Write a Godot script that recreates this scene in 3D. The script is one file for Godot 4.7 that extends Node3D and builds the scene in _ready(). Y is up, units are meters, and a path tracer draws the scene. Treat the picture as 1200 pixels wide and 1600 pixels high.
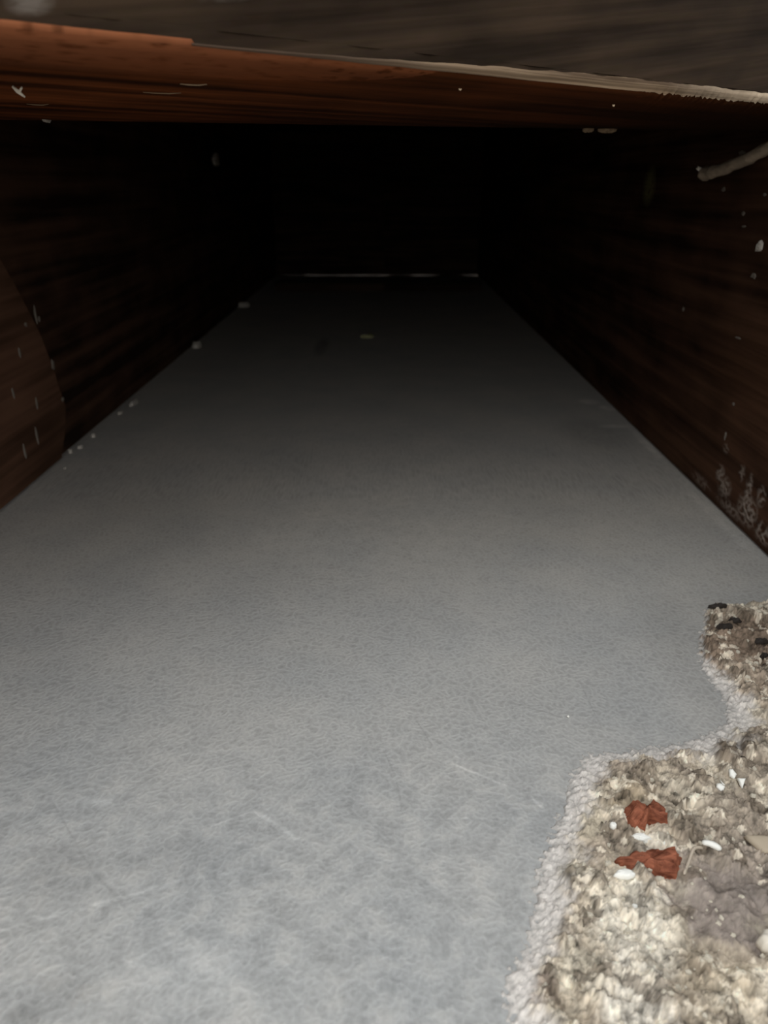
extends Node3D
# A low bay between two joists, seen from its open end: grey coated slab, dark timber sides, a skewed beam overhead, crumbled dirt at the near right corner.

const EYE := 0.152
const XL := -0.197
const XR := 0.171
const BEAM_Y := 0.1735
const TOP_Y := 0.235
const BACK_Z := -1.42
var taken := {}
var rng := RandomNumberGenerator.new()
var M := {}


func _ready() -> void:
	rng.seed = 71
	# ---- camera, sky, exposure
	var cam := Camera3D.new()
	cam.name = "camera"
	cam.position = Vector3(0, EYE, 0)
	cam.rotation_degrees = Vector3(-23.866, 0, 0)
	cam.near = 0.02
	cam.far = 60.0
	var lens := CameraAttributesPhysical.new()
	lens.frustum_focal_length = 17.33
	lens.frustum_focus_distance = 0.225
	lens.exposure_aperture = 13.0
	cam.attributes = lens
	cam.fov = 69.416
	add_child(cam)
	cam.current = true
	var sky_mat := ProceduralSkyMaterial.new()
	sky_mat.sky_top_color = Color(0.86, 0.88, 0.90)
	sky_mat.sky_horizon_color = Color(0.90, 0.90, 0.89)
	sky_mat.ground_bottom_color = Color(0.30, 0.27, 0.24)
	sky_mat.ground_horizon_color = Color(0.42, 0.39, 0.36)
	sky_mat.sky_energy_multiplier = 1.0
	var sky := Sky.new()
	sky.sky_material = sky_mat
	var env := Environment.new()
	env.background_mode = Environment.BG_SKY
	env.sky = sky
	env.tonemap_mode = Environment.TONE_MAPPER_LINEAR
	env.tonemap_exposure = 2.9
	env.sdfgi_enabled = true
	env.ssao_enabled = true
	env.ssil_enabled = true
	var we := WorldEnvironment.new()
	we.name = "environment"
	we.environment = env
	add_child(we)

	make_materials()
	# ---- the setting
	make_ground()
	make_floor()
	make_walls()
	make_ceiling()
	make_beam()
	make_batten()
	# ---- loose things
	make_debris()
	make_fragments()
	make_crumbs()
	make_twig()


# ------------------------------------------------------------------ helpers
func numbered(called: String) -> String:
	if not taken.has(called):
		taken[called] = 0
		return called
	taken[called] += 1
	return "%s_%03d" % [called, taken[called]]


func tag(o: Node, label: String, category: String, group := "", kind := "") -> Node:
	o.set_meta("label", label)
	o.set_meta("category", category)
	if group:
		o.set_meta("group", group)
	if kind:
		o.set_meta("kind", kind)
	return o


func base(called: String, label: String, category: String, at := Vector3.ZERO, group := "", kind := "") -> Node3D:
	var o := Node3D.new()
	o.name = numbered(called)
	add_child(o, true)
	o.position = at
	tag(o, label, category, group, kind)
	return o


func piece(called: String, mesh: Mesh, mat: Material, parent: Node = null) -> MeshInstance3D:
	var o := MeshInstance3D.new()
	o.name = numbered(called) if parent == null else called
	o.mesh = mesh
	o.material_override = mat
	o.cast_shadow = GeometryInstance3D.SHADOW_CASTING_SETTING_ON
	if parent == null:
		add_child(o, true)
	else:
		parent.add_child(o, true)
	return o


func noise(sd: int, freq: float, kind := FastNoiseLite.FRACTAL_FBM, octaves := 4, type := FastNoiseLite.TYPE_SIMPLEX_SMOOTH) -> FastNoiseLite:
	var n := FastNoiseLite.new()
	n.seed = sd
	n.frequency = freq
	n.noise_type = type
	n.fractal_type = kind
	n.fractal_octaves = octaves
	return n


func noise_bytes(n: FastNoiseLite, w: int, h: int, from_w := 0, from_h := 0) -> PackedByteArray:
	# a noise picture, drawn small and stretched when from_w x from_h differ from w x h
	var im := n.get_image(from_w if from_w else w, from_h if from_h else h, false, false, false)
	im.convert(Image.FORMAT_L8)
	if from_w and (from_w != w or from_h != h):
		im.resize(w, h, Image.INTERPOLATE_CUBIC)
	return im.get_data()


func texture_of(w: int, h: int, data: PackedByteArray, format: int) -> ImageTexture:
	return ImageTexture.create_from_image(Image.create_from_data(w, h, false, format, data))


func srgb8(v: float) -> int:
	v = clampf(v, 0.0, 1.0)
	return int(255.0 * (12.92 * v if v < 0.0031308 else 1.055 * pow(v, 1.0 / 2.4) - 0.055) + 0.5)


func surface(verts: PackedVector3Array, idx: PackedInt32Array, uvs := PackedVector2Array(), cols := PackedColorArray(), smooth := true) -> ArrayMesh:
	var st := SurfaceTool.new()
	st.begin(Mesh.PRIMITIVE_TRIANGLES)
	st.set_smooth_group(0 if smooth else -1)
	for i in verts.size():
		if uvs.size():
			st.set_uv(uvs[i])
		if cols.size():
			st.set_color(cols[i])
		st.set_smooth_group(0 if smooth else -1)
		st.add_vertex(verts[i])
	for i in idx:
		st.add_index(i)
	if not smooth:
		st.deindex()
	st.generate_normals()
	return st.commit()


# a polygon pushed along an axis: outline in (a, b), spread from lo to hi on the third axis. plane "xz" pushes up y, "zy" pushes along x
func prism(outline: PackedVector2Array, lo: float, hi: float, plane: String, uv_of: Callable) -> ArrayMesh:
	var st := SurfaceTool.new()
	st.begin(Mesh.PRIMITIVE_TRIANGLES)
	st.set_smooth_group(-1)
	var p := func(q: Vector2, t: float) -> Vector3:
		return Vector3(q.x, t, q.y) if plane == "xz" else Vector3(t, q.y, q.x)
	if Geometry2D.is_polygon_clockwise(outline):
		outline.reverse()
	var tri := Geometry2D.triangulate_polygon(outline)
	var c := Vector2.ZERO
	for q in outline:
		c += q / outline.size()
	var add := func(a: Vector3, b: Vector3, d: Vector3, out: Vector3) -> void:
		var n := (d - a).cross(b - a)
		var l := [a, b, d] if n.dot(out) > 0.0 else [a, d, b]
		for v in l:
			st.set_uv(uv_of.call(v))
			st.set_smooth_group(-1)
			st.add_vertex(v)
	var up: Vector3 = p.call(Vector2.ZERO, 1.0)
	for i in range(0, tri.size(), 3):
		for e in [[lo, -1.0], [hi, 1.0]]:
			add.call(p.call(outline[tri[i]], e[0]), p.call(outline[tri[i + 1]], e[0]), p.call(outline[tri[i + 2]], e[0]), up * e[1])
	for i in outline.size():
		var a := outline[i]
		var b := outline[(i + 1) % outline.size()]
		var side := Vector2(b.y - a.y, a.x - b.x)
		var out: Vector3 = p.call(side, 0.0)
		add.call(p.call(a, lo), p.call(b, lo), p.call(b, hi), out)
		add.call(p.call(a, lo), p.call(b, hi), p.call(a, hi), out)
	st.generate_normals()
	return st.commit()


# a small irregular solid with this outline (x, z in metres), flat below, rough above
func lump(outline: PackedVector2Array, high: float, sd: int, rough := 0.25, per_side := 4, flat := 0.8) -> ArrayMesh:
	var n := noise(sd, 1.0, FastNoiseLite.FRACTAL_FBM, 3)
	var ring := PackedVector2Array()
	var c := Vector2.ZERO
	for q in outline:
		c += q / outline.size()
	for i in outline.size():
		for k in per_side:
			ring.append(outline[i].lerp(outline[(i + 1) % outline.size()], float(k) / per_side))
	if Geometry2D.is_polygon_clockwise(ring):
		ring.reverse()
	var size := 0.0
	for q in ring:
		size = maxf(size, q.distance_to(c))
	var levels := [[1.0, -0.15], [1.02, 0.25], [0.94, flat * 0.85], [0.72, 0.97], [0.4, 1.0]]
	var verts := PackedVector3Array()
	var idx := PackedInt32Array()
	var m := ring.size()
	for l in levels:
		for i in m:
			var q := c + (ring[i] - c) * float(l[0])
			var j := n.get_noise_3d(q.x / size * 1.6, float(l[1]) * 1.3, q.y / size * 1.6)
			q += (ring[i] - c) * j * rough * 0.5
			verts.append(Vector3(q.x, high * float(l[1]) * (1.0 + rough * 1.6 * j), q.y))
	verts.append(Vector3(c.x, high * (1.0 + rough * n.get_noise_2d(0.3, 0.7)), c.y))
	verts.append(Vector3(c.x, -0.15 * high, c.y))
	for l in levels.size() - 1:
		for i in m:
			var a := l * m + i
			var b := l * m + (i + 1) % m
			idx.append_array([a, b, a + m, b, b + m, a + m])
	var top := (levels.size() - 1) * m
	for i in m:
		idx.append_array([top + i, top + (i + 1) % m, verts.size() - 2])
		idx.append_array([(i + 1) % m, i, verts.size() - 1])
	return surface(verts, idx, PackedVector2Array(), PackedColorArray(), rough < 0.2)


func blob_outline(a: float, b: float, sd: int, corners := 8, jitter := 0.25) -> PackedVector2Array:
	var r := RandomNumberGenerator.new()
	r.seed = sd
	var out := PackedVector2Array()
	for i in corners:
		var t := TAU * (i + r.randf_range(-0.3, 0.3)) / corners
		out.append(Vector2(cos(t) * a, sin(t) * b) * (1.0 + r.randf_range(-jitter, jitter)))
	return out


func tube(points: PackedVector3Array, radii: PackedFloat32Array, sides := 10, sd := 1, rough := 0.1) -> ArrayMesh:
	var n := noise(sd, 1.0)
	var verts := PackedVector3Array()
	var idx := PackedInt32Array()
	var last := points.size() - 1
	for i in points.size():
		var d := (points[mini(i + 1, last)] - points[maxi(i - 1, 0)]).normalized()
		var u := d.cross(Vector3(0.2, 1, 0.31)).normalized()
		var v := d.cross(u)
		for k in sides:
			var t := TAU * k / sides
			var r := radii[i] * (1.0 + rough * 2.0 * n.get_noise_3d(cos(t) * 1.5, i * 0.7, sin(t) * 1.5))
			verts.append(points[i] + (u * cos(t) + v * sin(t)) * r)
	verts.append(points[0])
	verts.append(points[last])
	for i in last:
		for k in sides:
			var a := i * sides + k
			var b := i * sides + (k + 1) % sides
			idx.append_array([a, b, a + sides, b, b + sides, a + sides])
	for k in sides:
		idx.append_array([(k + 1) % sides, k, verts.size() - 2])
		idx.append_array([last * sides + k, last * sides + (k + 1) % sides, verts.size() - 1])
	return surface(verts, idx)


func smooth_path(keys: PackedVector3Array, steps := 5) -> PackedVector3Array:
	var c := Curve3D.new()
	for i in keys.size():
		var t := (keys[mini(i + 1, keys.size() - 1)] - keys[maxi(i - 1, 0)]) / 6.0
		c.add_point(keys[i], -t, t)
	var out := PackedVector3Array()
	for i in (keys.size() - 1) * steps + 1:
		out.append(c.samplef(float(i) / steps))
	return out


# ------------------------------------------------------------------ materials
func plain(c: Color, rough := 0.85, spec := 0.4) -> StandardMaterial3D:
	var m := StandardMaterial3D.new()
	m.albedo_color = c.linear_to_srgb()
	m.roughness = rough
	m.metallic_specular = spec
	return m


# timber: grain runs along u. marks: [u, v, ru, rv, r, g, b, strength] patches of dirt, lichen, scale, stain, and painted light on the soffit
func timber(sd: int, w: int, h: int, dark: Color, pale: Color, stretch: int, relief: float, marks := []) -> StandardMaterial3D:
	var fine := noise_bytes(noise(sd, 0.045, FastNoiseLite.FRACTAL_FBM, 5), w, h, w / stretch, h)
	var bands := noise_bytes(noise(sd + 1, 0.011, FastNoiseLite.FRACTAL_FBM, 3), w, h, w / (stretch / 2), h)
	var mott := noise_bytes(noise(sd + 2, 0.012, FastNoiseLite.FRACTAL_FBM, 4), w, h)
	var spots := noise_bytes(noise(sd + 3, 0.09, FastNoiseLite.FRACTAL_RIDGED, 3), w, h)
	var data := PackedByteArray()
	data.resize(w * h * 3)
	var bump := PackedByteArray()
	bump.resize(w * h)
	var lut := PackedByteArray()
	for i in 1025:
		lut.append(srgb8(i / 1024.0))
	var over := PackedFloat32Array()
	var tint := []
	if marks.size():
		over.resize(w * h)
		for k in marks.size():
			var m: Array = marks[k]
			tint.append(Color(m[4], m[5], m[6]))
			for y in range(maxi(0, int((m[1] - m[3] * 1.5) * h)), mini(h, int((m[1] + m[3] * 1.5) * h) + 1)):
				for x in range(maxi(0, int((m[0] - m[2] * 1.5) * w)), mini(w, int((m[0] + m[2] * 1.5) * w) + 1)):
					var dx: float = (float(x) / w - m[0]) / m[2]
					var dy: float = (float(y) / h - m[1]) / m[3]
					var at := y * w + x
					var s: float = m[7] * clampf(1.6 - 1.6 * sqrt(dx * dx + dy * dy), 0.0, 1.0) * clampf((spots[at] / 255.0 - 0.35) * 3.0 + m[8], 0.0, 1.0)
					if s > fmod(over[at], 1.0):
						over[at] = k + minf(s, 0.98)
	for i in w * h:
		var f := fine[i] / 255.0
		var b := bands[i] / 255.0
		var t := clampf((f - 0.5) * 1.5 + (b - 0.5) * 1.2 + (mott[i] / 255.0 - 0.5) * 0.9 + 0.45, 0.0, 1.0)
		var r := dark.r + (pale.r - dark.r) * t
		var g := dark.g + (pale.g - dark.g) * t
		var bl := dark.b + (pale.b - dark.b) * t
		var high := 0.5 + (f - 0.5) * 0.8 + (b - 0.5) * 0.5
		if over.size() and over[i] > 0.0:
			var s := fmod(over[i], 1.0)
			var c: Color = tint[int(over[i])]
			r += (c.r - r) * s
			g += (c.g - g) * s
			bl += (c.b - bl) * s
			high += 0.25 * s
		data[i * 3] = lut[int(clampf(r, 0, 1) * 1024)]
		data[i * 3 + 1] = lut[int(clampf(g, 0, 1) * 1024)]
		data[i * 3 + 2] = lut[int(clampf(bl, 0, 1) * 1024)]
		bump[i] = int(clampf(high, 0, 1) * 255)
	var m := StandardMaterial3D.new()
	m.albedo_texture = texture_of(w, h, data, Image.FORMAT_RGB8)
	m.heightmap_enabled = true
	m.heightmap_texture = texture_of(w, h, bump, Image.FORMAT_L8)
	m.heightmap_scale = relief
	m.roughness = 0.78
	m.metallic_specular = 0.14
	return m


func on_side(y: float, z: float) -> Vector2:      # where a point of a joist's side lies on its picture
	return Vector2((z - BACK_Z) / (0.05 - BACK_Z), 1.0 - y / TOP_Y)


func make_materials() -> void:
	# joists; the pale marks are lime scale along the foot of the right one
	var scale_marks := []
	for q in [[0.0176, -0.352, 0.006, 0.006, 0.8], [0.0264, -0.331, 0.004, 0.005, 0.6], [0.0120, -0.319, 0.012, 0.009, 0.95], [0.0135, -0.345, 0.009, 0.007, 0.7],
			[0.0230, -0.3096, 0.005, 0.006, 0.75], [0.0316, -0.3512, 0.004, 0.003, 0.6], [0.0085, -0.302, 0.010, 0.006, 0.8], [0.0205, -0.322, 0.004, 0.011, 0.85], [0.0060, -0.335, 0.020, 0.004, 0.5], [0.006, -0.372, 0.015, 0.004, 0.35]]:
		var uv := on_side(q[0], q[1])
		scale_marks.append([uv.x, uv.y, q[2] / 1.47, q[3] / TOP_Y, 0.30, 0.245, 0.20, q[4], -0.35])
	var g := on_side(0.1516, -0.5215)
	scale_marks.append([g.x, g.y, 0.014 / 1.47, 0.014 / TOP_Y, 0.14, 0.13, 0.05, 0.8, 0.3])
	var rd := on_side(0.075, -0.33)
	scale_marks.append([rd.x, rd.y, 0.07 / 1.47, 0.03 / TOP_Y, 0.075, 0.035, 0.018, 0.5, 1.0])
	M.joist_right = timber(11, 2048, 512, Color(0.017, 0.0085, 0.005), Color(0.075, 0.036, 0.020), 16, 0.22, scale_marks)
	M.joist_left = timber(23, 2048, 512, Color(0.018, 0.010, 0.006), Color(0.075, 0.038, 0.022), 16, 0.08)
	M.plank = timber(37, 1024, 512, Color(0.052, 0.026, 0.015), Color(0.132, 0.066, 0.039), 12, 0.08)
	M.face = timber(41, 1024, 512, Color(0.012, 0.0075, 0.0045), Color(0.034, 0.021, 0.0125), 16, 0.05, [[0.5567, 0.744, 0.008, 0.017, 0.10, 0.082, 0.066, 0.8, 0.5], [0.62, 0.735, 0.012, 0.006, 0.05, 0.04, 0.032, 0.6, 0.2]])
	M.soffit = timber(53, 1024, 512, Color(0.032, 0.010, 0.003), Color(0.175, 0.050, 0.015), 16, 0.05, [[0.78, 0.5, 0.38, 3.0, 0.020, 0.009, 0.004, 0.95, 1.0], [0.30, 0.02, 0.22, 0.13, 0.30, 0.105, 0.046, 0.85, 0.35]])  # orange band at the front left paints in light; dark right part is stain
	M.raw = timber(67, 512, 128, Color(0.085, 0.055, 0.034), Color(0.38, 0.265, 0.165), 8, 0.03, [[0.20, 0.5, 0.20, 4.0, 0.055, 0.036, 0.024, 0.9, 1.0], [0.60, 0.5, 0.13, 4.0, 0.44, 0.34, 0.235, 0.9, 0.7]])
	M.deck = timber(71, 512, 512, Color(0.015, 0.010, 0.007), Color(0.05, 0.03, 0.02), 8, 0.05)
	M.mortar = plain(Color(0.36, 0.32, 0.27))
	M.fleck = plain(Color(0.15, 0.125, 0.10), 0.9, 0.2)
	M.dust = plain(Color(0.10, 0.092, 0.068), 0.95, 0.2)
	M.white = plain(Color(0.80, 0.77, 0.69), 0.6)
	M.bone = plain(Color(0.66, 0.59, 0.48), 0.7)
	M.splinter = plain(Color(0.24, 0.17, 0.105), 0.8, 0.2)
	M.straw = plain(Color(0.46, 0.38, 0.29), 0.7)
	M.chip = timber(83, 128, 128, Color(0.34, 0.27, 0.19), Color(0.56, 0.47, 0.35), 4, 0.02)
	M.red = timber(97, 256, 256, Color(0.10, 0.032, 0.018), Color(0.36, 0.125, 0.070), 2, 0.04)
	M.red.uv1_triplanar = true
	M.red.uv1_scale = Vector3(55, 55, 55)
	M.gap_shade = plain(Color(0.022, 0.016, 0.012), 0.7)  # black for the strips that stand for shaded gaps in the dirt
	M.twig = timber(101, 256, 128, Color(0.16, 0.12, 0.085), Color(0.36, 0.28, 0.20), 4, 0.02)
	M.twig.uv1_triplanar = true
	M.twig.uv1_scale = Vector3(40, 40, 40)
	M.soil = StandardMaterial3D.new()
	M.soil.vertex_color_use_as_albedo = true
	M.soil.roughness = 0.9
	M.soil.metallic_specular = 0.3
	var dirt := NoiseTexture2D.new()
	dirt.width = 512
	dirt.height = 512
	dirt.seamless = true
	dirt.noise = noise(7, 0.02)
	var ramp := Gradient.new()
	ramp.set_color(0, Color(0.27, 0.22, 0.18))
	ramp.set_color(1, Color(0.50, 0.44, 0.37))
	dirt.color_ramp = ramp
	M.earth = StandardMaterial3D.new()
	M.earth.albedo_texture = dirt
	M.earth.uv1_triplanar = true
	M.earth.uv1_world_triplanar = true
	M.earth.uv1_scale = Vector3(3, 3, 3)
	M.earth.roughness = 0.95


# ------------------------------------------------------------------ the setting
func make_ground() -> void:
	var o := piece("ground", prism(PackedVector2Array([Vector2(-3, -3), Vector2(3, -3), Vector2(3, 3), Vector2(-3, 3)]), -0.10, -0.04, "xz", func(v: Vector3) -> Vector2: return Vector2(v.x, v.z)), M.earth)
	tag(o, "bare brown earth outside the opening and under the grey slab", "ground", "", "structure")


# the slab's picture: u across it, v from the near end; the near 0.42 m take seven tenths of it
func slab_v(z: float) -> float:
	return (0.06 - z) / 0.42 * 0.7 if z > -0.36 else 0.7 + (-0.36 - z) / (-0.36 - BACK_Z) * 0.3


func slab_z(v: float) -> float:
	return 0.06 - v / 0.7 * 0.42 if v < 0.7 else -0.36 - (v - 0.7) / 0.3 * (-0.36 - BACK_Z)


func make_floor() -> void:
	var w := 1536
	var h := 2048
	var half := 0.215
	var coarse := noise(3, 18.0, FastNoiseLite.FRACTAL_FBM, 4)
	var brushed := noise(5, 110.0, FastNoiseLite.FRACTAL_FBM, 4)
	brushed.domain_warp_enabled = true
	brushed.domain_warp_amplitude = 0.006
	brushed.domain_warp_frequency = 60.0
	# fine wormy skin, drawn by the engine in picture space
	var worm := noise_bytes(noise(9, 0.085, FastNoiseLite.FRACTAL_RIDGED, 2), w, h)
	var grit := noise_bytes(noise(10, 0.22, FastNoiseLite.FRACTAL_FBM, 2), w, h)
	var over := PackedFloat32Array()
	over.resize(w * h)
	var deep := PackedFloat32Array()
	deep.resize(w * h)
	# scratches: x0 z0 x1 z1 half width, change of tone, relief
	var cuts := [
		[-0.0457, -0.1418, -0.0342, -0.1478, 0.0003, 0.16, 0.2], [-0.0342, -0.1478, -0.0212, -0.1374, 0.0007, 0.15, 0.2], [-0.0355, -0.1483, -0.0260, -0.1400, 0.0003, 0.12, 0.1],
		[-0.0880, -0.1120, -0.0700, -0.1185, 0.0005, 0.13, 0.1], [-0.0700, -0.1185, -0.0480, -0.1262, 0.0006, 0.14, 0.1], [-0.0480, -0.1262, -0.0300, -0.1290, 0.0004, 0.06, 0.1],
		[-0.0588, -0.157, -0.0494, -0.1632, 0.0004, 0.10, 0.1], [-0.0494, -0.1632, -0.0386, -0.1650, 0.0004, 0.07, 0.1], [-0.0697, -0.1278, -0.0602, -0.1200, 0.0004, -0.08, -0.4], [-0.0919, -0.1535, -0.0693, -0.1269, 0.0003, -0.07, -0.3],
		[0.0096, -0.1794, 0.0250, -0.1640, 0.0003, 0.06, 0.1], [0.0183, -0.1657, 0.0367, -0.1547, 0.0004, 0.14, 0.2], [0.0391, -0.1535, 0.0425, -0.1485, 0.0005, 0.13, 0.2], [-0.0002, -0.171, 0.0034, -0.1595, 0.0003, -0.08, -0.3],
		[0.0034, -0.1595, 0.0050, -0.1470, 0.0003, -0.06, -0.2], [0.0089, -0.1869, 0.0149, -0.171, 0.0003, -0.09, -0.3], [0.0655, -0.205, 0.0668, -0.178, 0.0003, -0.07, -0.3], [0.0390, -0.1932, 0.0558, -0.1854, 0.0004, -0.09, -0.3],
		[0.0062, -0.1450, 0.0385, -0.1452, 0.0004, 0.07, 0.1], [-0.0060, -0.1725, 0.0040, -0.1700, 0.0003, 0.05, 0.1], [-0.1100, -0.205, -0.0600, -0.228, 0.0004, 0.03, 0.0], [0.03, -0.215, 0.062, -0.208, 0.0003, -0.04, -0.1],
		[-0.0560, -0.1050, -0.0440, -0.1120, 0.0005, 0.07, 0.1], [-0.080, -0.134, -0.071, -0.143, 0.0003, -0.06, -0.2]]
	for c in cuts:
		var a := Vector2(c[0], c[1])
		var b := Vector2(c[2], c[3])
		var steps := int(a.distance_to(b) / 0.00014)
		for k in steps + 1:
			var t := float(k) / steps
			var p := a.lerp(b, t) + Vector2(0, 0.0005 * coarse.get_noise_2d(t * 0.11, a.x))
			var fade := clampf(minf(t, 1.0 - t) * 6.0, 0.15, 1.0) * (0.75 + 0.5 * brushed.get_noise_2d(p.x, p.y))
			var px := (p.x + half) / (2 * half) * w
			var py := slab_v(p.y) * h
			var r := maxf(1.0, c[4] / 0.00028)
			for y in range(int(py - r - 1), int(py + r + 2)):
				for x in range(int(px - r - 1), int(px + r + 2)):
					var s := clampf(1.2 - Vector2(x + 0.5 - px, y + 0.5 - py).length() / r * 0.9, 0.0, 1.0) * fade
					var at := y * w + x
					if absf(s * c[5]) > absf(over[at]):
						over[at] = s * c[5]
						deep[at] = s * c[6]
	# stains: x z rx rz tone
	var stains := [[-0.078, -0.128, 0.016, 0.014, -0.05], [-0.050, -0.132, 0.022, 0.010, -0.03], [-0.066, -0.0990, 0.010, 0.006, -0.07], [-0.0775, -0.1500, 0.008, 0.003, 0.08], [-0.040, -0.103, 0.020, 0.010, 0.04], [-0.072, -0.094, 0.006, 0.004, -0.12],
		[-0.064, -0.765, 0.010, 0.060, -0.16], [0.157, -0.553, 0.011, 0.010, 0.16], [0.166, -0.535, 0.008, 0.010, 0.14], [0.158, -0.489, 0.014, 0.005, 0.13], [0.168, -0.452, 0.004, 0.045, 0.10], [0.166, -0.340, 0.004, 0.06, 0.05], [0.14, -0.47, 0.03, 0.05, -0.06],
		[0.0, -0.35, 0.09, 0.10, 0.03], [-0.12, -0.32, 0.05, 0.08, -0.03], [0.11, -0.22, 0.02, 0.05, -0.05]]
	for s in stains:
		for y in range(maxi(0, int(slab_v(s[1] + s[3]) * h)), mini(h, int(slab_v(s[1] - s[3]) * h) + 1)):
			var z := slab_z((y + 0.5) / h)
			for x in range(maxi(0, int((s[0] - s[2] + half) / (2 * half) * w)), mini(w, int((s[0] + s[2] + half) / (2 * half) * w) + 1)):
				var wx := (x + 0.5) / w * 2 * half - half
				var d := Vector2((wx - s[0]) / s[2], (z - s[1]) / s[3]).length()
				if d < 1.0:
					over[y * w + x] += s[4] * smoothstep(1.0, 0.3, d) * (1.0 + 0.9 * brushed.get_noise_2d(wx, z))
	var lut := PackedByteArray()
	for i in 1025:
		lut.append(srgb8(i / 1024.0))
	var data := PackedByteArray()
	data.resize(w * h * 3)
	var bump := PackedByteArray()
	bump.resize(w * h)
	var cx := w / 3
	for y in h:
		var z := slab_z((y + 0.5) / h)
		var near := smoothstep(-0.20, -0.13, z)
		var keep := smoothstep(-0.60, -0.30, z)
		var body := 0.335 * (1.0 + 0.10 * smoothstep(-0.30, -0.55, z))  # slab coloured paler towards the back, painting in extra light there
		for x3 in cx:
			var wx := (x3 * 3 + 1.5) / w * 2 * half - half
			var c := coarse.get_noise_2d(wx, z)
			var b := brushed.get_noise_2d(wx, z)
			for k in 3:
				var x := x3 * 3 + k
				var at := y * w + x
				var wv := worm[at] / 255.0 - 0.5
				var gv := grit[at] / 255.0 - 0.5
				var tone := 1.0 + 0.10 * c + b * (0.05 + 0.20 * near) + (wv * 0.34 + gv * 0.22) * keep * (1.0 - 0.25 * near) + over[at] * 2.4
				var v := body * tone
				var warm := 0.045 + 0.02 * c - 0.018 * near + 0.05 * smoothstep(-0.20, -0.36, z) + 0.03 * maxf(b, 0.0) * near
				data[at * 3] = lut[clampi(int(v * (1.0 + warm) * 1024), 0, 1024)]
				data[at * 3 + 1] = lut[clampi(int(v * 1024), 0, 1024)]
				data[at * 3 + 2] = lut[clampi(int(v * (0.965 - warm) * 1024), 0, 1024)]
				bump[at] = int(clampf(0.5 + wv * 0.45 * keep + gv * 0.20 * keep + b * 0.30 * near + deep[at] * 0.4, 0.0, 1.0) * 255)
	var m := StandardMaterial3D.new()
	m.albedo_texture = texture_of(w, h, data, Image.FORMAT_RGB8)
	m.heightmap_enabled = true
	m.heightmap_texture = texture_of(w, h, bump, Image.FORMAT_L8)
	m.heightmap_scale = 0.035
	m.roughness = 0.62
	m.metallic_specular = 0.4
	# top with a gentle unevenness, then skirts; outside the opening the same coat runs on, drawn by a mirrored repeat
	var verts := PackedVector3Array()
	var uvs := PackedVector2Array()
	var idx := PackedInt32Array()
	var nx := 48
	var nz := 240
	for j in nz + 1:
		var v := lerpf(-1.0, 1.0, float(j) / nz)
		var z := slab_z(v)
		for i in nx + 1:
			var x := lerpf(-half, half, float(i) / nx)
			verts.append(Vector3(x, 0.0004 * coarse.get_noise_2d(x * 0.7, z * 0.7), z))
			uvs.append(Vector2(float(i) / nx, v))
	for j in nz:
		for i in nx:
			var a := j * (nx + 1) + i
			idx.append_array([a, a + nx + 1, a + 1, a + 1, a + nx + 1, a + nx + 2])
	var rim := []
	for i in nx + 1:
		rim.append(i)
	for j in range(1, nz + 1):
		rim.append(j * (nx + 1) + nx)
	for i in range(nx - 1, -1, -1):
		rim.append(nz * (nx + 1) + i)
	for j in range(nz - 1, -1, -1):
		rim.append(j * (nx + 1))
	var first := verts.size()
	for r in rim:
		verts.append(Vector3(verts[r].x, -0.04, verts[r].z))
		uvs.append(uvs[r])
	for k in rim.size() - 1:
		idx.append_array([rim[k], rim[k + 1], first + k, rim[k + 1], first + k + 1, first + k])
	var o := piece("floor", surface(verts, idx, uvs), m)
	tag(o, "smooth grey coated floor slab running back between the two dark joists", "floor", "", "structure")


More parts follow.
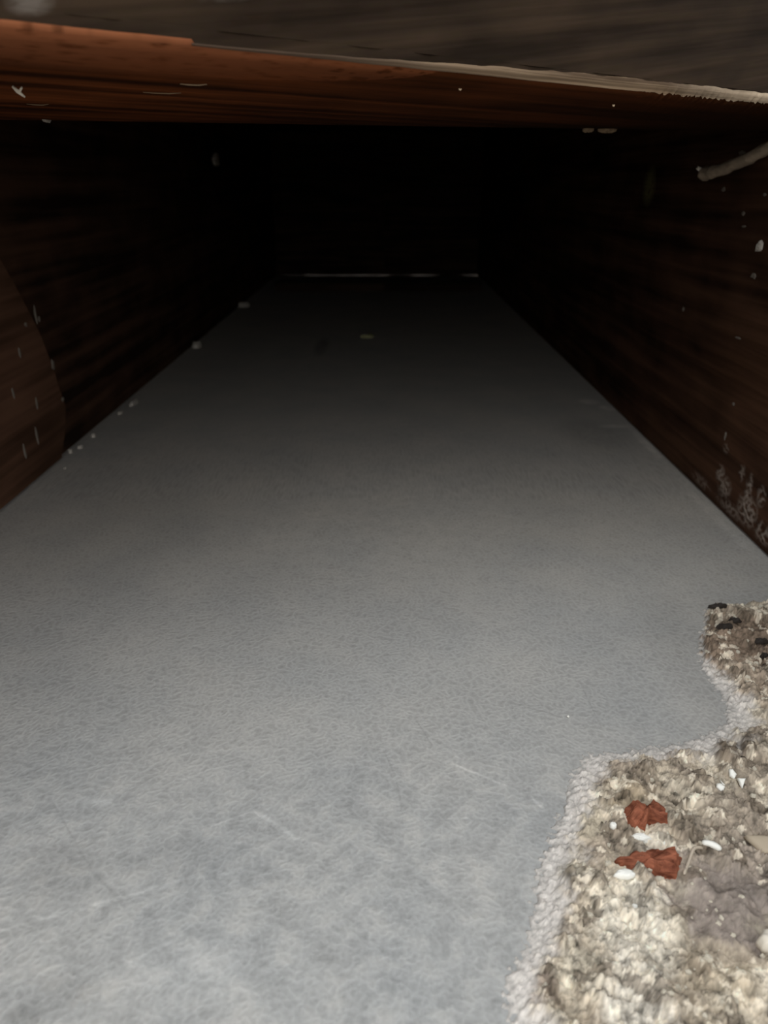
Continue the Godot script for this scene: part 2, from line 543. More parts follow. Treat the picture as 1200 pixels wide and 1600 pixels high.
func make_walls() -> void:
	var uv := func(v: Vector3) -> Vector2: return on_side(v.y, v.z)
	var foot := 0.0012
	for s in [[XL - 0.038, XL, -0.292], [XR, XR + 0.038, -0.378]]:
		var left: bool = s[0] < 0
		var prof := PackedVector2Array([Vector2(0.05, foot), Vector2(0.05, BEAM_Y), Vector2(s[2], BEAM_Y), Vector2(s[2], TOP_Y), Vector2(BACK_Z, TOP_Y), Vector2(BACK_Z, foot)])
		var root := base("wall_left" if left else "wall_right", "dark brown timber joist along the left side of the grey slab" if left else "dark weathered joist with pale scale at its foot along the right of the slab", "joist", Vector3.ZERO, "", "structure")
		piece("joist", prism(prof, s[0], s[1], "zy", uv), M.joist_left if left else M.joist_right, root)
		if left:
			# a lighter board lapped over the near part of the joist, its end worn to a curve
			var edge := PackedVector2Array([Vector2(0.045, 0.0022), Vector2(0.045, 0.165), Vector2(-0.352, 0.165), Vector2(-0.366, 0.151), Vector2(-0.385, 0.128), Vector2(-0.405, 0.101), Vector2(-0.421, 0.076), Vector2(-0.4306, 0.0519), Vector2(-0.4325, 0.0420), Vector2(-0.4355, 0.0350), Vector2(-0.4370, 0.0290), Vector2(-0.4330, 0.0200), Vector2(-0.4287, 0.0133), Vector2(-0.4235, 0.0075), Vector2(-0.4194, 0.0022)])
			var b := piece("lapped_board", prism(edge, XL + 0.0002, XL + 0.0034, "zy", uv), M.plank, root)
			b.set_meta("label", "lighter brown board lapped over the near part of the joist")
			var k := 0
			for f in [[0.0709, -0.3932, 0.0030, 0.0012], [0.0860, -0.4196, 0.0048, 0.0010], [0.0832, -0.4230, 0.0014, 0.0013], [0.0557, -0.4300, 0.0032, 0.0018], [0.0340, -0.4345, 0.0012, 0.0018], [0.0408, -0.4012, 0.0045, 0.0010], [0.0245, -0.3940, 0.0055, 0.0009], [0.0209, -0.3772, 0.0040, 0.0009], [0.0525, -0.3777, 0.0030, 0.0009], [0.0830, -0.4060, 0.0013, 0.0012]]:
				k += 1
				var o := piece("paint_fleck", lump(blob_outline(f[2], f[3], 300 + k, 7), 0.0005, k, 0.2, 2), M.fleck, root)
				o.position = Vector3(XL + 0.0034, f[0], f[1])
				o.rotation.z = -PI / 2
		else:
			var k := 0
			for f in [[0.1501, -0.4060, 0.0020, 0.0012], [0.1395, -0.3790, 0.0018, 0.0010], [0.1135, -0.3570, 0.0026, 0.0014], [0.1660, -0.3920, 0.0040, 0.0011], [0.0870, -0.4330, 0.0016, 0.0012], [0.0845, -0.3600, 0.0030, 0.0005], [0.1480, -0.3610, 0.0014, 0.0009], [0.1340, -0.3760, 0.0022, 0.0006], [0.0540, -0.3520, 0.0010, 0.0008], [0.0370, -0.3540, 0.0010, 0.0022]]:
				k += 1
				var o := piece("paint_fleck", lump(blob_outline(f[3], f[2], 350 + k, 7), 0.0004, k, 0.2, 2), M.fleck, root)
				o.position = Vector3(XR, f[0], f[1])
				o.rotation.z = PI / 2
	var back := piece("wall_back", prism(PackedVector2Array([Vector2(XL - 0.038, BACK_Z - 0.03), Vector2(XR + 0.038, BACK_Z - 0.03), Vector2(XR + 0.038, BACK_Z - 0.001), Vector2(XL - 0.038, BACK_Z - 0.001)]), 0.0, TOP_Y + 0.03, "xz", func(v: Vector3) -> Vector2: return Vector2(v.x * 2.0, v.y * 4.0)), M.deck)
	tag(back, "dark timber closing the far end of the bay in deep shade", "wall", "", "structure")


func beam_back(x: float) -> float:
	return -0.331 - (x - 0.0) * 0.212


func beam_front(x: float) -> float:
	return -0.1985 - (x - 0.0) * 0.664


func make_ceiling() -> void:
	var a := XL - 0.038
	var b := XR + 0.038
	var root := base("ceiling", "dark boards overhead behind the beam in deep shade", "ceiling", Vector3.ZERO, "", "structure")
	var n := 4
	for k in n:
		var x0 := lerpf(a, b, float(k) / n) + 0.0006
		var x1 := lerpf(a, b, float(k + 1) / n) - 0.0006
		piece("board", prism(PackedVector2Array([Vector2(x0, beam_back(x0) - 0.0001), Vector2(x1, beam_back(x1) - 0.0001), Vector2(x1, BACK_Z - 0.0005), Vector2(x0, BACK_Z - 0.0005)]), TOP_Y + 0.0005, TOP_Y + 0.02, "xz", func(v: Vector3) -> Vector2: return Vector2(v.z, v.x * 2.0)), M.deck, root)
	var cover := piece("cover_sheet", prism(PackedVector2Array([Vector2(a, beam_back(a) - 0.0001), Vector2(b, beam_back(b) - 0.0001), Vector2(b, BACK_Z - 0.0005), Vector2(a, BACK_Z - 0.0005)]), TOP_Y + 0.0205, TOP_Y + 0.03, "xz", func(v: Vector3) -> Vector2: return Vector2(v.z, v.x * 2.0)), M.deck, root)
	cover.set_meta("kind", "structure")


func make_beam() -> void:
	var x0 := XL - 0.038
	var x1 := XR + 0.038
	var high := 0.14
	var root := base("timber_beam", "skewed timber beam overhead, brown face, red-stained underside and a worn pale edge", "beam", Vector3.ZERO)
	var along := Vector2(x1 - x0, beam_front(x1) - beam_front(x0)).normalized()
	var uv := func(v: Vector3) -> Vector2: return Vector2((Vector2(v.x, v.z).dot(along) + 0.3) / 0.6, (v.y - BEAM_Y) / 0.14 + v.z * 2.0)
	var lift := 0.0040
	var cut := 0.0030 + lift          # the edge is taken off by this much
	var out := Vector2(along.y, -along.x)
	if out.y > 0:
		out = -out
	# out points back into the beam; the upper body stands flush with the front line, the underside starts a little behind it
	var body := PackedVector2Array([Vector2(x0, beam_front(x0)), Vector2(x1, beam_front(x1)), Vector2(x1, beam_back(x1)), Vector2(x0, beam_back(x0))])
	piece("face_board", prism(body, BEAM_Y + cut, BEAM_Y + high, "xz", uv), M.face, root)
	var wob := noise(19, 60.0, FastNoiseLite.FRACTAL_FBM, 3)
	var teeth := noise(29, 700.0, FastNoiseLite.FRACTAL_FBM, 2)
	# underside and the rounded edge between it and the face: rows run from the back edge to the face
	var nx := 700
	var verts := PackedVector3Array()
	var uvs := PackedVector2Array()
	var idx := PackedInt32Array()
	var strip_v := PackedVector3Array()
	var strip_uv := PackedVector2Array()
	var strip_i := PackedInt32Array()
	var low_v := PackedVector3Array()
	var low_uv := PackedVector2Array()
	var low_i := PackedInt32Array()
	for i in nx + 1:
		var x := lerpf(x0, x1, float(i) / nx)
		var f := Vector2(x, beam_front(x) + 0.0008 * wob.get_noise_2d(x, 0.0))
		var bk := Vector2(x, beam_back(x) + 0.0010 * wob.get_noise_2d(x, 3.0))
		var pale := smoothstep(-0.038, -0.030, x)          # where the edge has lost its stain
		var rows := [[bk, BEAM_Y + cut], [bk, BEAM_Y + 0.0008], [bk.lerp(f, 0.01), BEAM_Y]]
		var wide := lerpf(0.0001, 0.0040, smoothstep(-0.040, 0.070, x)) * pale * (1.0 + 0.15 * wob.get_noise_2d(x * 2.0, 8.0))
		var ragged := 0.0011 * smoothstep(0.075, 0.10, x) * teeth.get_noise_2d(x, 0.0)
		var tooth := 0.0009 * smoothstep(0.070, 0.095, x) * teeth.get_noise_2d(x * 1.6, 5.0)
		var low := f + out * (wide * 0.5 + ragged + 0.0002)
		for t in [0.30, 0.50, 0.62, 0.72, 0.81, 0.89, 0.95, 1.0]:
			rows.append([bk.lerp(low, t), BEAM_Y + (lift + tooth) * pow(t, 6.0) + 0.0003 * wob.get_noise_2d(x, 6.0 + t * 7.0) * (1.0 - t)])
		rows.append([f, BEAM_Y + lift + 0.0012] if pale <= 0.0 else [low, BEAM_Y + lift + tooth + 0.0002])
		for r in rows:
			verts.append(Vector3(r[0].x, r[1], r[0].y))
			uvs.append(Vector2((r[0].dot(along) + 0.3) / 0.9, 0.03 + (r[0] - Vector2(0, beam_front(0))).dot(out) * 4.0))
		var top := minf(0.0030, 0.0004 + wide * 0.6) + lift
		for r in [[low, BEAM_Y + lift + tooth - 0.00005], [low.lerp(f, 0.5) - out * 0.0002, BEAM_Y + lift + (top - lift) * 0.42], [f, BEAM_Y + top], [f + out * 0.0003, BEAM_Y + top + 0.0001]]:
			strip_v.append(Vector3(r[0].x, r[1], r[0].y))
			strip_uv.append(Vector2(0.3 + x * 2.0, (r[1] - BEAM_Y - lift) * 120.0))
		for y in [BEAM_Y + (lift + 0.0011 if pale <= 0.0 else top - 0.00005), BEAM_Y + cut + 0.0002]:
			var q := Vector3(f.x, y, f.y)
			low_v.append(q)
			low_uv.append(uv.call(q))
	for i in nx:
		low_i.append_array([i * 2, i * 2 + 2, i * 2 + 1, i * 2 + 1, i * 2 + 2, i * 2 + 3])
		for k in 11:
			var a := i * 12 + k
			idx.append_array([a, a + 12, a + 1, a + 1, a + 12, a + 13])
		if lerpf(x0, x1, float(i) / nx) >= -0.0385:
			for k in 3:
				var a := i * 4 + k
				strip_i.append_array([a, a + 4, a + 1, a + 1, a + 4, a + 5])
	piece("face_foot", surface(low_v, low_i, low_uv), M.face, root)
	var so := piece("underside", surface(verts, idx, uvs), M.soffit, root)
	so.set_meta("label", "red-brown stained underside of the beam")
	var ed := piece("worn_edge", surface(strip_v, strip_i, strip_uv), M.raw, root)
	ed.set_meta("label", "worn pale raw wood along the lower front edge")
	# splinters lifted from the underside
	for s in [[-0.0442, -0.1970, 0.0030, 0.00016], [-0.0562, -0.2142, 0.0046, 0.00014], [-0.1002, -0.2433, 0.0030, 0.00016], [0.0185, -0.2061, 0.0003, 0.0002], [0.0669, -0.2450, 0.0003, 0.0003]]:
		var at := Vector3(s[0], BEAM_Y - 0.0001, s[1])
		var d := Vector3(s[2], 0, -s[2] * 0.16)
		var o := piece("splinter", tube(PackedVector3Array([-d, -d * 0.4 + Vector3(0, -s[3], 0), d * 0.4 + Vector3(0, -s[3] * 1.3, 0), d]), PackedFloat32Array([0.0001, s[3], s[3], 0.0001]), 6, int(s[0] * 9999)), M.splinter, root)
		o.position = at


func make_batten() -> void:
	var root := base("wood_batten", "low dusty batten lying across the far end of the slab", "batten", Vector3(0, 0.0004, -1.215))
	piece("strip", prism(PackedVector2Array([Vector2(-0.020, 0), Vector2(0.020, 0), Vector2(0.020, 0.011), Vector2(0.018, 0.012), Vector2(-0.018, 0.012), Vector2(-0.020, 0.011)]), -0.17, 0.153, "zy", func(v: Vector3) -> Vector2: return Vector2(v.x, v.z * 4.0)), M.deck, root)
	var verts := PackedVector3Array()
	var idx := PackedInt32Array()
	var n := noise(61, 40.0)
	for i in 121:
		var x := lerpf(-0.168, 0.151, i / 120.0)
		for k in 5:
			var z := lerpf(-0.017, 0.0175, k / 4.0)
			var rim := 0.0 if (k == 0 or k == 4 or i == 0 or i == 120) else 1.0
			verts.append(Vector3(x, 0.0118 + rim * (0.0012 + 0.002 * n.get_noise_2d(x, z * 3.0)), z + 0.001 * n.get_noise_2d(x, 4.0)))
	for i in 120:
		for k in 4:
			var a := i * 5 + k
			idx.append_array([a, a + 5, a + 1, a + 1, a + 5, a + 6])
	var d := piece("dust_layer", surface(verts, idx), M.dust, root)
	d.set_meta("label", "pale dust settled on the top of the batten")


# ------------------------------------------------------------------ dirt and loose things
var patch := PackedVector2Array([Vector2(0.1568, -0.2552), Vector2(0.1389, -0.2523), Vector2(0.1261, -0.2494), Vector2(0.1187, -0.2344), Vector2(0.1116, -0.2199), Vector2(0.109, -0.2086), Vector2(0.11, -0.1965), Vector2(0.1094, -0.1891), Vector2(0.1057, -0.1824), Vector2(0.0985, -0.1771), Vector2(0.0851, -0.1721), Vector2(0.0721, -0.17), Vector2(0.0591, -0.1684), Vector2(0.0539, -0.1619), Vector2(0.0496, -0.1523), Vector2(0.0439, -0.1404), Vector2(0.0391, -0.1325), Vector2(0.0359, -0.1243), Vector2(0.0334, -0.1151), Vector2(0.0296, -0.1075), Vector2(0.0258, -0.1033), Vector2(0.0241, -0.0979), Vector2(0.0252, -0.0929), Vector2(0.0244, -0.0837), Vector2(0.026, -0.052), Vector2(0.2, -0.052), Vector2(0.2, -0.2552)])
var dn := {}


func patch_depth(q: Vector2) -> float:
	var best := 1.0
	var inside := false
	var j := patch.size() - 1
	for i in patch.size():
		var a := patch[j]
		var b := patch[i]
		if (a.y > q.y) != (b.y > q.y) and q.x < (b.x - a.x) * (q.y - a.y) / (b.y - a.y) + a.x:
			inside = not inside
		best = minf(best, q.distance_squared_to(Geometry2D.get_closest_point_to_segment(q, a, b)))
		j = i
	return sqrt(best) * (1.0 if inside else -1.0)


func halo_width(q: Vector2) -> float:
	# the fuzzy pale rim is broad at the front and narrow round the far dark patch
	return lerpf(0.0085, 0.0012, smoothstep(-0.195, -0.222, q.y)) * (1.0 + 0.9 * dn.tone.get_noise_2d(q.x * 1.7 + 3.0, q.y * 1.7))


func debris_at(q: Vector2, d: float) -> float:       # height of the dirt where it lies d inside its outline
	var deep: float = d + 0.0030 * dn.edge.get_noise_2d(q.x, q.y)
	if deep < -0.0008:
		return -0.0012
	var hw := halo_width(q)
	var rise := smoothstep(0.0, hw + 0.003, deep)
	var fuzz: float = dn.fuzz.get_noise_2d(q.x, q.y)
	var rid: float = dn.ridge.get_noise_2d(q.x, q.y)
	var big: float = dn.big.get_noise_2d(q.x, q.y)
	var h := minf(deep, 0.0006) * 0.45 + 0.00012 * fuzz * smoothstep(0.0, 0.003, deep)
	var soft := smoothstep(0.017, 0.008, q.distance_to(Vector2(0.077, -0.117)))       # matted, smoother dust
	var ca: float = clampf(-dn.stone.get_noise_2d(q.x, q.y), 0.0, 1.0)
	var cb: float = clampf(-dn.crumb.get_noise_2d(q.x, q.y), 0.0, 1.0)
	var some: float = smoothstep(-0.15, 0.25, dn.tone.get_noise_2d(q.x * 2.1, q.y * 2.1 + 7.0))
	return h + rise * (0.0008 + 0.0030 * maxf(big + 0.35, 0.0) + (0.0022 * ca * some + 0.0011 * cb + 0.0006 * rid) * (1.0 - 0.6 * soft) + 0.00025 * fuzz)


func make_debris() -> void:
	dn.edge = noise(201, 420.0, FastNoiseLite.FRACTAL_FBM, 4)
	dn.fuzz = noise(202, 820.0, FastNoiseLite.FRACTAL_RIDGED, 3)
	dn.ridge = noise(203, 300.0, FastNoiseLite.FRACTAL_RIDGED, 4)
	dn.big = noise(204, 70.0, FastNoiseLite.FRACTAL_FBM, 3)
	dn.spot = noise(205, 420.0, FastNoiseLite.FRACTAL_FBM, 4)
	dn.stone = noise(207, 210.0, FastNoiseLite.FRACTAL_NONE, 1, FastNoiseLite.TYPE_CELLULAR)
	dn.crumb = noise(208, 520.0, FastNoiseLite.FRACTAL_NONE, 1, FastNoiseLite.TYPE_CELLULAR)
	dn.stone_tone = noise(207, 210.0, FastNoiseLite.FRACTAL_NONE, 1, FastNoiseLite.TYPE_CELLULAR)
	dn.crumb_tone = noise(208, 520.0, FastNoiseLite.FRACTAL_NONE, 1, FastNoiseLite.TYPE_CELLULAR)
	for k in ["stone", "crumb", "stone_tone", "crumb_tone"]:
		dn[k].cellular_return_type = FastNoiseLite.RETURN_CELL_VALUE if k.ends_with("tone") else FastNoiseLite.RETURN_DISTANCE
		dn[k].domain_warp_enabled = true
		dn[k].domain_warp_amplitude = 0.005
		dn[k].domain_warp_frequency = 120.0
	dn.tone = noise(206, 55.0, FastNoiseLite.FRACTAL_FBM, 3)
	for k in ["fuzz", "ridge", "spot"]:
		dn[k].domain_warp_enabled = true
		dn[k].domain_warp_amplitude = 0.004
		dn[k].domain_warp_frequency = 220.0
	# regions of the dirt: x, z, radius, colour, strength
	var zones := [
		[0.128, -0.225, 0.026, Color(0.185, 0.140, 0.105), 1.0], [0.118, -0.198, 0.013, Color(0.30, 0.245, 0.19), 0.8], [0.076, -0.117, 0.014, Color(0.27, 0.23, 0.205), 0.9], [0.090, -0.128, 0.012, Color(0.22, 0.19, 0.17), 0.8],
		[0.055, -0.112, 0.012, Color(0.60, 0.56, 0.48), 0.8], [0.050, -0.096, 0.009, Color(0.58, 0.55, 0.49), 0.7], [0.029, -0.100, 0.0062, Color(0.30, 0.245, 0.20), 0.9], [0.041, -0.102, 0.006, Color(0.46, 0.42, 0.34), 0.7], [0.070, -0.101, 0.009, Color(0.45, 0.385, 0.29), 0.6],
		[0.066, -0.1335, 0.0048, Color(0.68, 0.62, 0.52), 0.9], [0.057, -0.1225, 0.003, Color(0.66, 0.62, 0.53), 0.8], [0.083, -0.142, 0.012, Color(0.33, 0.285, 0.225), 0.7], [0.064, -0.148, 0.0075, Color(0.29, 0.235, 0.165), 0.85], [0.052, -0.142, 0.006, Color(0.40, 0.36, 0.28), 0.6], [0.042, -0.127, 0.005, Color(0.35, 0.33, 0.27), 0.7], [0.103, -0.165, 0.012, Color(0.20, 0.165, 0.13), 0.7], [0.100, -0.150, 0.010, Color(0.40, 0.35, 0.28), 0.6], [0.094, -0.140, 0.017, Color(0.27, 0.228, 0.185), 0.7]]
	var cell := 0.00037
	var nx := 416
	var nz := 562
	var x0 := 0.018
	var z0 := -0.260
	var verts := PackedVector3Array()
	var cols := PackedColorArray()
	var keep := PackedByteArray()
	for j in nz + 1:
		for i in nx + 1:
			var q := Vector2(minf(x0 + i * cell, XR), z0 + j * cell)
			var d := patch_depth(q)
			var deep: float = d + 0.0030 * dn.edge.get_noise_2d(q.x, q.y)
			keep.append(1 if deep > -0.0006 else 0)
			verts.append(Vector3(q.x, debris_at(q, d), q.y))
			if d < -0.006:
				cols.append(Color(0.3, 0.3, 0.3))
				continue
			var c := Color(0.39, 0.335, 0.262)
			var tn: float = dn.tone.get_noise_2d(q.x, q.y)
			c = c.lerp(Color(0.27, 0.225, 0.18), clampf(-tn * 1.6, 0, 1)).lerp(Color(0.55, 0.50, 0.41), clampf(tn * 1.4, 0, 1))
			for zn in zones:
				var far: float = q.distance_to(Vector2(zn[0], zn[1])) / float(zn[2]) + 0.55 * tn + 0.3 * dn.spot.get_noise_2d(q.x * 0.5, q.y * 0.5)
				if far < 1.1:
					c = c.lerp(zn[3], zn[4] * smoothstep(1.1, 0.55, far))
			var fz: float = dn.fuzz.get_noise_2d(q.x, q.y)
			var rd: float = dn.ridge.get_noise_2d(q.x, q.y)
			var sp: float = dn.spot.get_noise_2d(q.x, q.y)
			var st: float = dn.stone_tone.get_noise_2d(q.x, q.y)
			var ct: float = dn.crumb_tone.get_noise_2d(q.x, q.y)
			var calm := smoothstep(0.017, 0.008, q.distance_to(Vector2(0.077, -0.117)))
			var k := clampf(0.84 + (0.20 * fz + 0.40 * rd + 0.70 * sp + 0.22 * st + 0.26 * ct) * (1.0 - 0.55 * calm), 0.16, 1.75)
			if ct > 0.72 and calm < 0.5:
				c = c.lerp(Color(0.62, 0.56, 0.46), 0.6)
			elif st < -0.7:
				c = c.lerp(Color(0.20, 0.16, 0.12), 0.55)
			c = Color(c.r * k, c.g * k, c.b * k)
			var halo := 1.0 - smoothstep(halo_width(q) * 0.35, halo_width(q) * 1.15, deep)
			var hk := 1.0 + 0.34 * fz + 0.30 * sp
			c = c.lerp(Color(0.53 * hk, 0.505 * hk, 0.48 * hk), halo * 0.95)
			c = c.lerp(Color(0.345, 0.335, 0.32), 0.9 * (1.0 - smoothstep(-0.0004, 0.0022, deep)))
			cols.append(Color(minf(c.r * 1.03, 0.85), minf(c.g * 0.985, 0.83), minf(c.b * 0.93, 0.79)))
	var idx := PackedInt32Array()
	for j in nz:
		for i in nx:
			var a := j * (nx + 1) + i
			if keep[a] + keep[a + 1] + keep[a + nx + 1] + keep[a + nx + 2] > 0:
				idx.append_array([a, a + nx + 1, a + 1, a + 1, a + nx + 1, a + nx + 2])
	# drop the points that no face uses
	var used := PackedInt32Array()
	used.resize(verts.size())
	used.fill(-1)
	var v2 := PackedVector3Array()
	var c2 := PackedColorArray()
	for n in idx.size():
		var a := idx[n]
		if used[a] < 0:
			used[a] = v2.size()
			v2.append(verts[a])
			c2.append(cols[a])
		idx[n] = used[a]
	var o := piece("dirt", surface(v2, idx, PackedVector2Array(), c2), M.soil)
	tag(o, "crumbly tan and brown dirt with a pale fuzzy rim lying on the slab", "dirt", "", "stuff")


func ground_at(x: float, z: float) -> float:
	var q := Vector2(x, z)
	return maxf(0.0, debris_at(q, patch_depth(q)))


func bit(called: String, label: String, category: String, at: Vector3, mesh: Mesh, mat: Material, turn := Vector3.ZERO, group := "") -> MeshInstance3D:
	var o := piece(called, mesh, mat)
	o.position = at
	o.rotation = turn
	tag(o, label, category, group)
	return o


func on_dirt(x: float, z: float, sink := 0.0004) -> Vector3:
	return Vector3(x, ground_at(x, z) - sink, z)


func make_fragments() -> void:
	# two red pieces, each with lobes of its own
	var r1 := PackedVector2Array([Vector2(-0.0053, -0.0012), Vector2(-0.0036, -0.0034), Vector2(-0.0014, -0.0022), Vector2(0.0014, -0.0030), Vector2(0.0034, -0.0036), Vector2(0.0054, -0.0012), Vector2(0.0048, 0.0020), Vector2(0.0030, 0.0016), Vector2(0.0006, 0.0008), Vector2(-0.0008, 0.0030), Vector2(-0.0036, 0.0034), Vector2(-0.0048, 0.0016)])
	bit("red_fragment", "smaller rust-red broken fragment on the dirt, the one lying farther back", "fragment", on_dirt(0.0667, -0.1410, -0.0006), lump(r1, 0.0042, 5, 0.4, 4, 0.7), M.red)
	var r2 := PackedVector2Array([Vector2(-0.0090, -0.0004), Vector2(-0.0050, -0.0018), Vector2(-0.0020, -0.0040), Vector2(0.0012, -0.0036), Vector2(0.0030, -0.0022), Vector2(0.0078, -0.0032), Vector2(0.0066, 0.0006), Vector2(0.0052, 0.0034), Vector2(0.0010, 0.0030), Vector2(-0.0012, 0.0014), Vector2(-0.0044, 0.0016)])
	bit("red_fragment", "larger flat rust-red fragment with a pointed end, beside the bent straw", "fragment", on_dirt(0.0638, -0.1276, 0.0002), lump(r2, 0.0032, 9, 0.45, 4, 0.7), M.red)
	# pale things
	bit("wood_chip", "flat tan wood chip with a square-cut corner on the dirt", "chip", on_dirt(0.0942, -0.1338, -0.0006), lump(PackedVector2Array([Vector2(-0.0042, -0.0024), Vector2(0.0060, -0.0012), Vector2(0.0060, 0.0026), Vector2(-0.0016, 0.0026)]), 0.0016, 3, 0.08, 4, 1.0), M.chip, Vector3(0.12, 0, 0.10))
	var sp := PackedVector3Array([Vector3(-0.0020, 0.0005, -0.0010), Vector3(-0.0004, 0.0010, -0.0002), Vector3(0.0018, 0.0006, 0.0011)])
	bit("white_splinter", "short thick white splinter beside the bent straw", "splinter", on_dirt(0.0800, -0.1320, -0.0004), tube(smooth_path(sp, 4), PackedFloat32Array([0.0003, 0.0006, 0.0007, 0.0007, 0.00075, 0.0008, 0.0008, 0.0007, 0.0004]), 10, 4), M.white)
	var q := []
	for p in [[0.0707, -0.1248], [0.0728, -0.1278], [0.0757, -0.1318], [0.0785, -0.1329]]:
		q.append(on_dirt(p[0], p[1], -0.0008))
	var o := on_dirt(0.0735, -0.1285, 0.0)
	var keys := PackedVector3Array()
	for p in q:
		keys.append(p - o)
	var rad := PackedFloat32Array()
	for i in 16:
		rad.append(0.0004 if i > 0 and i < 15 else 0.0002)
	bit("bent_straw", "thin bent dry straw leaning against the larger red fragment", "straw", o, tube(smooth_path(keys, 5), rad, 8, 6), M.straw)
	for s in [[0.0918, -0.1540, 0.0009, 0.0012, 3, "white shard, the leftmost of the four by the right edge"], [0.0954, -0.1562, 0.0010, 0.0014, 5, "rounded white shard, the one lying farthest back of the four"], [0.0972, -0.1538, 0.0013, 0.0018, 3, "large triangular white shard, the rightmost of the four"], [0.0903, -0.1516, 0.0013, 0.0011, 6, "low cream shard, the nearest of the four"]]:
		bit("white_shard", s[5], "shard", on_dirt(s[0], s[1], -0.0003), lump(blob_outline(s[2], s[3], int(s[0] * 1e5), s[4], 0.12), 0.0012, int(s[0] * 1e4), 0.12, 2), M.white, Vector3(0.5, 0, 0.1), "white shards in the dirt")
	bit("pale_pebble", "smooth pale rounded pebble at the right frame edge in the dirt", "pebble", on_dirt(0.0825, -0.1068), lump(blob_outline(0.0030, 0.0022, 12, 9, 0.08), 0.0032, 12, 0.10, 4, 0.75), M.bone)
	bit("pale_pebble", "pale pebble behind the smooth rounded one, partly out of view", "pebble", on_dirt(0.0922, -0.1222), lump(blob_outline(0.0026, 0.0022, 13, 8, 0.12), 0.0028, 13, 0.12, 4, 0.75), M.bone)
	bit("white_pebble", "long low white pebble just in front of the larger red fragment", "pebble", on_dirt(0.0562, -0.1236), lump(blob_outline(0.0024, 0.0011, 14, 9, 0.15), 0.0014, 14, 0.15, 3), M.white)
	bit("white_pebble", "tiny white pebble in the cream dirt in front of the red fragments", "pebble", on_dirt(0.0567, -0.1167), lump(blob_outline(0.0008, 0.0008, 15, 7, 0.15), 0.0012, 15, 0.15, 3), M.white)
	bit("white_pebble", "small white pebble left of the smaller red fragment", "pebble", on_dirt(0.0579, -0.1388), lump(blob_outline(0.0010, 0.0008, 16, 7, 0.15), 0.0012, 16, 0.15, 3), M.white)
	bit("white_pebble", "lumpy white pebble lying between the two red fragments", "pebble", on_dirt(0.0640, -0.1352), lump(blob_outline(0.0026, 0.0012, 17, 9, 0.2), 0.0016, 17, 0.2, 3), M.white)
	# black strips standing in for shaded gaps in the far patch of dirt
	var gap_strips := [[0.1240, -0.2290, 0.0055, 0.0011, 0.1, "long black strip for a shaded gap at the left of the far dirt patch"], [0.1296, -0.2338, 0.0042, 0.0008, -0.2, "thin black strip for a shaded gap just behind the long one"], [0.1285, -0.2450, 0.0070, 0.0010, 0.05, "black strip for a shaded gap along the far rim of the dirt"],
		[0.1330, -0.2195, 0.0045, 0.0011, 0.15, "black strip for a shaded gap by the right frame edge, middle of the far patch"], [0.1318, -0.2125, 0.0040, 0.0014, -0.25, "broad black strip for a shaded gap in front of the others in the far patch"], [0.1265, -0.1950, 0.0030, 0.0016, 0.3, "stubby black strip for a shaded gap between the far patch and the pale shards"]]
	for i in gap_strips.size():
		var c: Array = gap_strips[i]
		bit("shade_gap", c[5], "gap_shade", on_dirt(c[0], c[1], 0.0001), lump(blob_outline(c[2] * 0.55, c[3], 60 + i, 8, 0.25), 0.0014, 60 + i, 0.3, 3), M.gap_shade, Vector3(0, c[4], 0), "black strips for shaded gaps in the far dirt patch")
	# grit nobody would count
	var st := SurfaceTool.new()
	st.begin(Mesh.PRIMITIVE_TRIANGLES)
	var r := RandomNumberGenerator.new()
	r.seed = 5
	var kinds := []
	for k in 6:
		kinds.append(lump(blob_outline(0.0009, 0.0007, 400 + k, 6, 0.25), 0.0009, 400 + k, 0.2, 1))
	var placed := 0
	while placed < 420:
		var x := r.randf_range(0.026, 0.15)
		var z := r.randf_range(-0.25, -0.085)
		if patch_depth(Vector2(x, z)) < halo_width(Vector2(x, z)) * 1.1:
			continue
		var s := r.randf_range(0.35, 1.0)
		st.append_from(kinds[placed % 6], 0, Transform3D(Basis.from_euler(Vector3(r.randf_range(-0.5, 0.5), r.randf() * TAU, r.randf_range(-0.5, 0.5))).scaled(Vector3(s, s, s)), on_dirt(x, z, 0.0003)))
		placed += 1
	var grit := piece("grit", st.commit(), plain(Color(0.52, 0.46, 0.36), 0.85), get_node("dirt"))
	grit.set_meta("kind", "stuff")


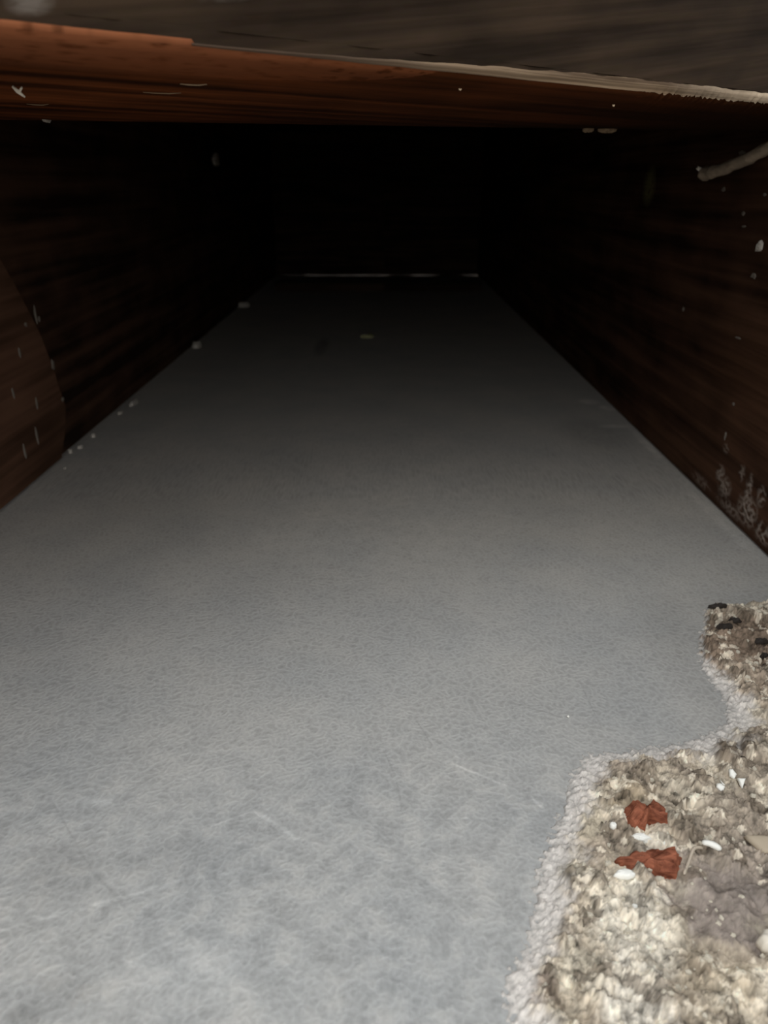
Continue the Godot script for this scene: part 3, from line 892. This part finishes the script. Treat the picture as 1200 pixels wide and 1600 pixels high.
func make_crumbs() -> void:
	var rows := [
		[-0.1930, -1.0360, 0.0090, 0.0075, 0.006, "farthest mortar crumb along the left joist, nearly lost in the dark"], [-0.1915, -0.7600, 0.0052, 0.0060, 0.0055, "large rounded mortar crumb against the left joist, second from the far end"],
		[-0.1905, -0.5470, 0.0032, 0.0085, 0.0028, "long flat mortar crumb lying along the left joist"], [-0.1915, -0.5200, 0.0018, 0.0040, 0.0020, "small crumb just in front of the long flat one by the left joist"],
		[-0.1915, -0.4665, 0.0017, 0.0028, 0.0022, "crumb by the left joist just behind the lapped board's end"], [-0.1920, -0.4430, 0.0018, 0.0018, 0.0018, "right one of the two crumbs at the lapped board's end"], [-0.1945, -0.4345, 0.0016, 0.0018, 0.0020, "left one of the two crumbs at the lapped board's end"], [-0.1868, -0.4060, 0.0008, 0.0012, 0.0009, "tiny crumb on the slab in front of the lapped board"]]
	for i in rows.size():
		var c: Array = rows[i]
		bit("mortar_crumb", c[5], "crumb", Vector3(c[0], 0.0002, c[1]), lump(blob_outline(c[2], c[3], 500 + i, 7, 0.15), c[4], 500 + i, 0.2, 2), M.mortar, Vector3.ZERO, "mortar crumbs along the left joist")
	bit("leaf_scrap", "small yellowish leaf scrap lying far back on the slab", "leaf", Vector3(-0.0182, 0.0003, -0.8148), lump(PackedVector2Array([Vector2(-0.007, 0.003), Vector2(-0.002, -0.006), Vector2(0.005, -0.007), Vector2(0.007, 0.002), Vector2(0.003, 0.007)]), 0.0028, 8, 0.2, 3), plain(Color(0.26, 0.24, 0.12)))
	bit("white_speck", "tiny white speck on the bare slab left of the dirt", "speck", Vector3(0.0575, 0.0002, -0.1851), lump(blob_outline(0.0004, 0.0004, 9, 6), 0.0004, 3, 0.15, 2), M.white)
	# things on the beam and the sides
	var f := base("plant_fibre", "pale forked plant fibre stuck under the beam at the left", "fibre", Vector3(-0.0872, BEAM_Y - 0.0002, -0.2024))
	piece("strand", tube(PackedVector3Array([Vector3(-0.0012, 0.0002, 0.0007), Vector3(-0.0003, -0.0008, 0.0003), Vector3(0.0009, -0.0020, -0.0005)]), PackedFloat32Array([0.0003, 0.0005, 0.0002]), 8, 3), M.bone, f)
	piece("strand", tube(PackedVector3Array([Vector3(0.0010, 0.0000, 0.0004), Vector3(0.0003, -0.0006, 0.0002), Vector3(-0.0001, -0.0014, 0.0001)]), PackedFloat32Array([0.0002, 0.0003, 0.0002]), 8, 4), M.bone, f)
	bit("paint_fleck", "small pale fleck on the back lower edge of the beam at the left", "fleck", Vector3(-0.1225, BEAM_Y + 0.0006, -0.3030), lump(blob_outline(0.0014, 0.0035, 33, 7), 0.0012, 33, 0.2, 2), M.mortar, Vector3(PI, 0, 0))
	bit("dirt_clod", "left one of the two dirt clods under the beam's back edge", "clod", Vector3(0.0850, BEAM_Y + 0.0004, -0.3470), lump(blob_outline(0.0024, 0.0030, 34, 8), 0.0016, 34, 0.3, 3), M.splinter, Vector3(PI, 0, 0), "dirt clods under the back edge of the beam")
	bit("dirt_clod", "right, longer one of the two dirt clods under the beam's back edge", "clod", Vector3(0.0935, BEAM_Y + 0.0004, -0.3490), lump(blob_outline(0.0034, 0.0028, 35, 8), 0.0017, 35, 0.3, 3), M.splinter, Vector3(PI, 0, 0), "dirt clods under the back edge of the beam")
	bit("wood_flake", "grey flake caught on the left joist deep in the shade", "flake", Vector3(XL - 0.0002, 0.1785, -0.9505), lump(blob_outline(0.0080, 0.0160, 36, 7), 0.004, 36, 0.2, 3), M.bone, Vector3(0, 0, -PI / 2))
	bit("scale_flake", "pale rounded flake on the right joist below the twig", "flake", Vector3(XR + 0.0002, 0.1262, -0.3560), lump(blob_outline(0.0026, 0.0030, 37, 7), 0.0016, 37, 0.2, 3), M.mortar, Vector3(0, 0, PI / 2))


func make_twig() -> void:
	var root := base("dry_twig", "dry broken twig stuck against the right joist under the beam", "twig", Vector3(0.1685, 0.1650, -0.3650))
	var keys := PackedVector3Array([Vector3(-0.0121, -0.0081, -0.0321), Vector3(-0.0098, -0.0064, -0.0180), Vector3(-0.0040, -0.0006, 0.0030), Vector3(0.0016, 0.0078, 0.0205)])
	var path := smooth_path(keys, 6)
	var rad := PackedFloat32Array()
	for i in path.size():
		rad.append(0.0026 + 0.0006 * exp(-pow(i / 3.0, 2.0)) + 0.0004 * exp(-pow((i - path.size() + 2) / 3.0, 2.0)))
	piece("stem", tube(path, rad, 12, 8, 0.18), M.twig, root)
	var tip := piece("torn_end", lump(blob_outline(0.0017, 0.0012, 41, 7, 0.3), 0.0030, 41, 0.4, 2), M.bone, root)
	tip.position = keys[0] + Vector3(-0.0002, 0.0009, -0.0006)
	tip.rotation = Vector3(-0.7, 0, 0.9)
	tip.set_meta("label", "pale torn end of the twig")
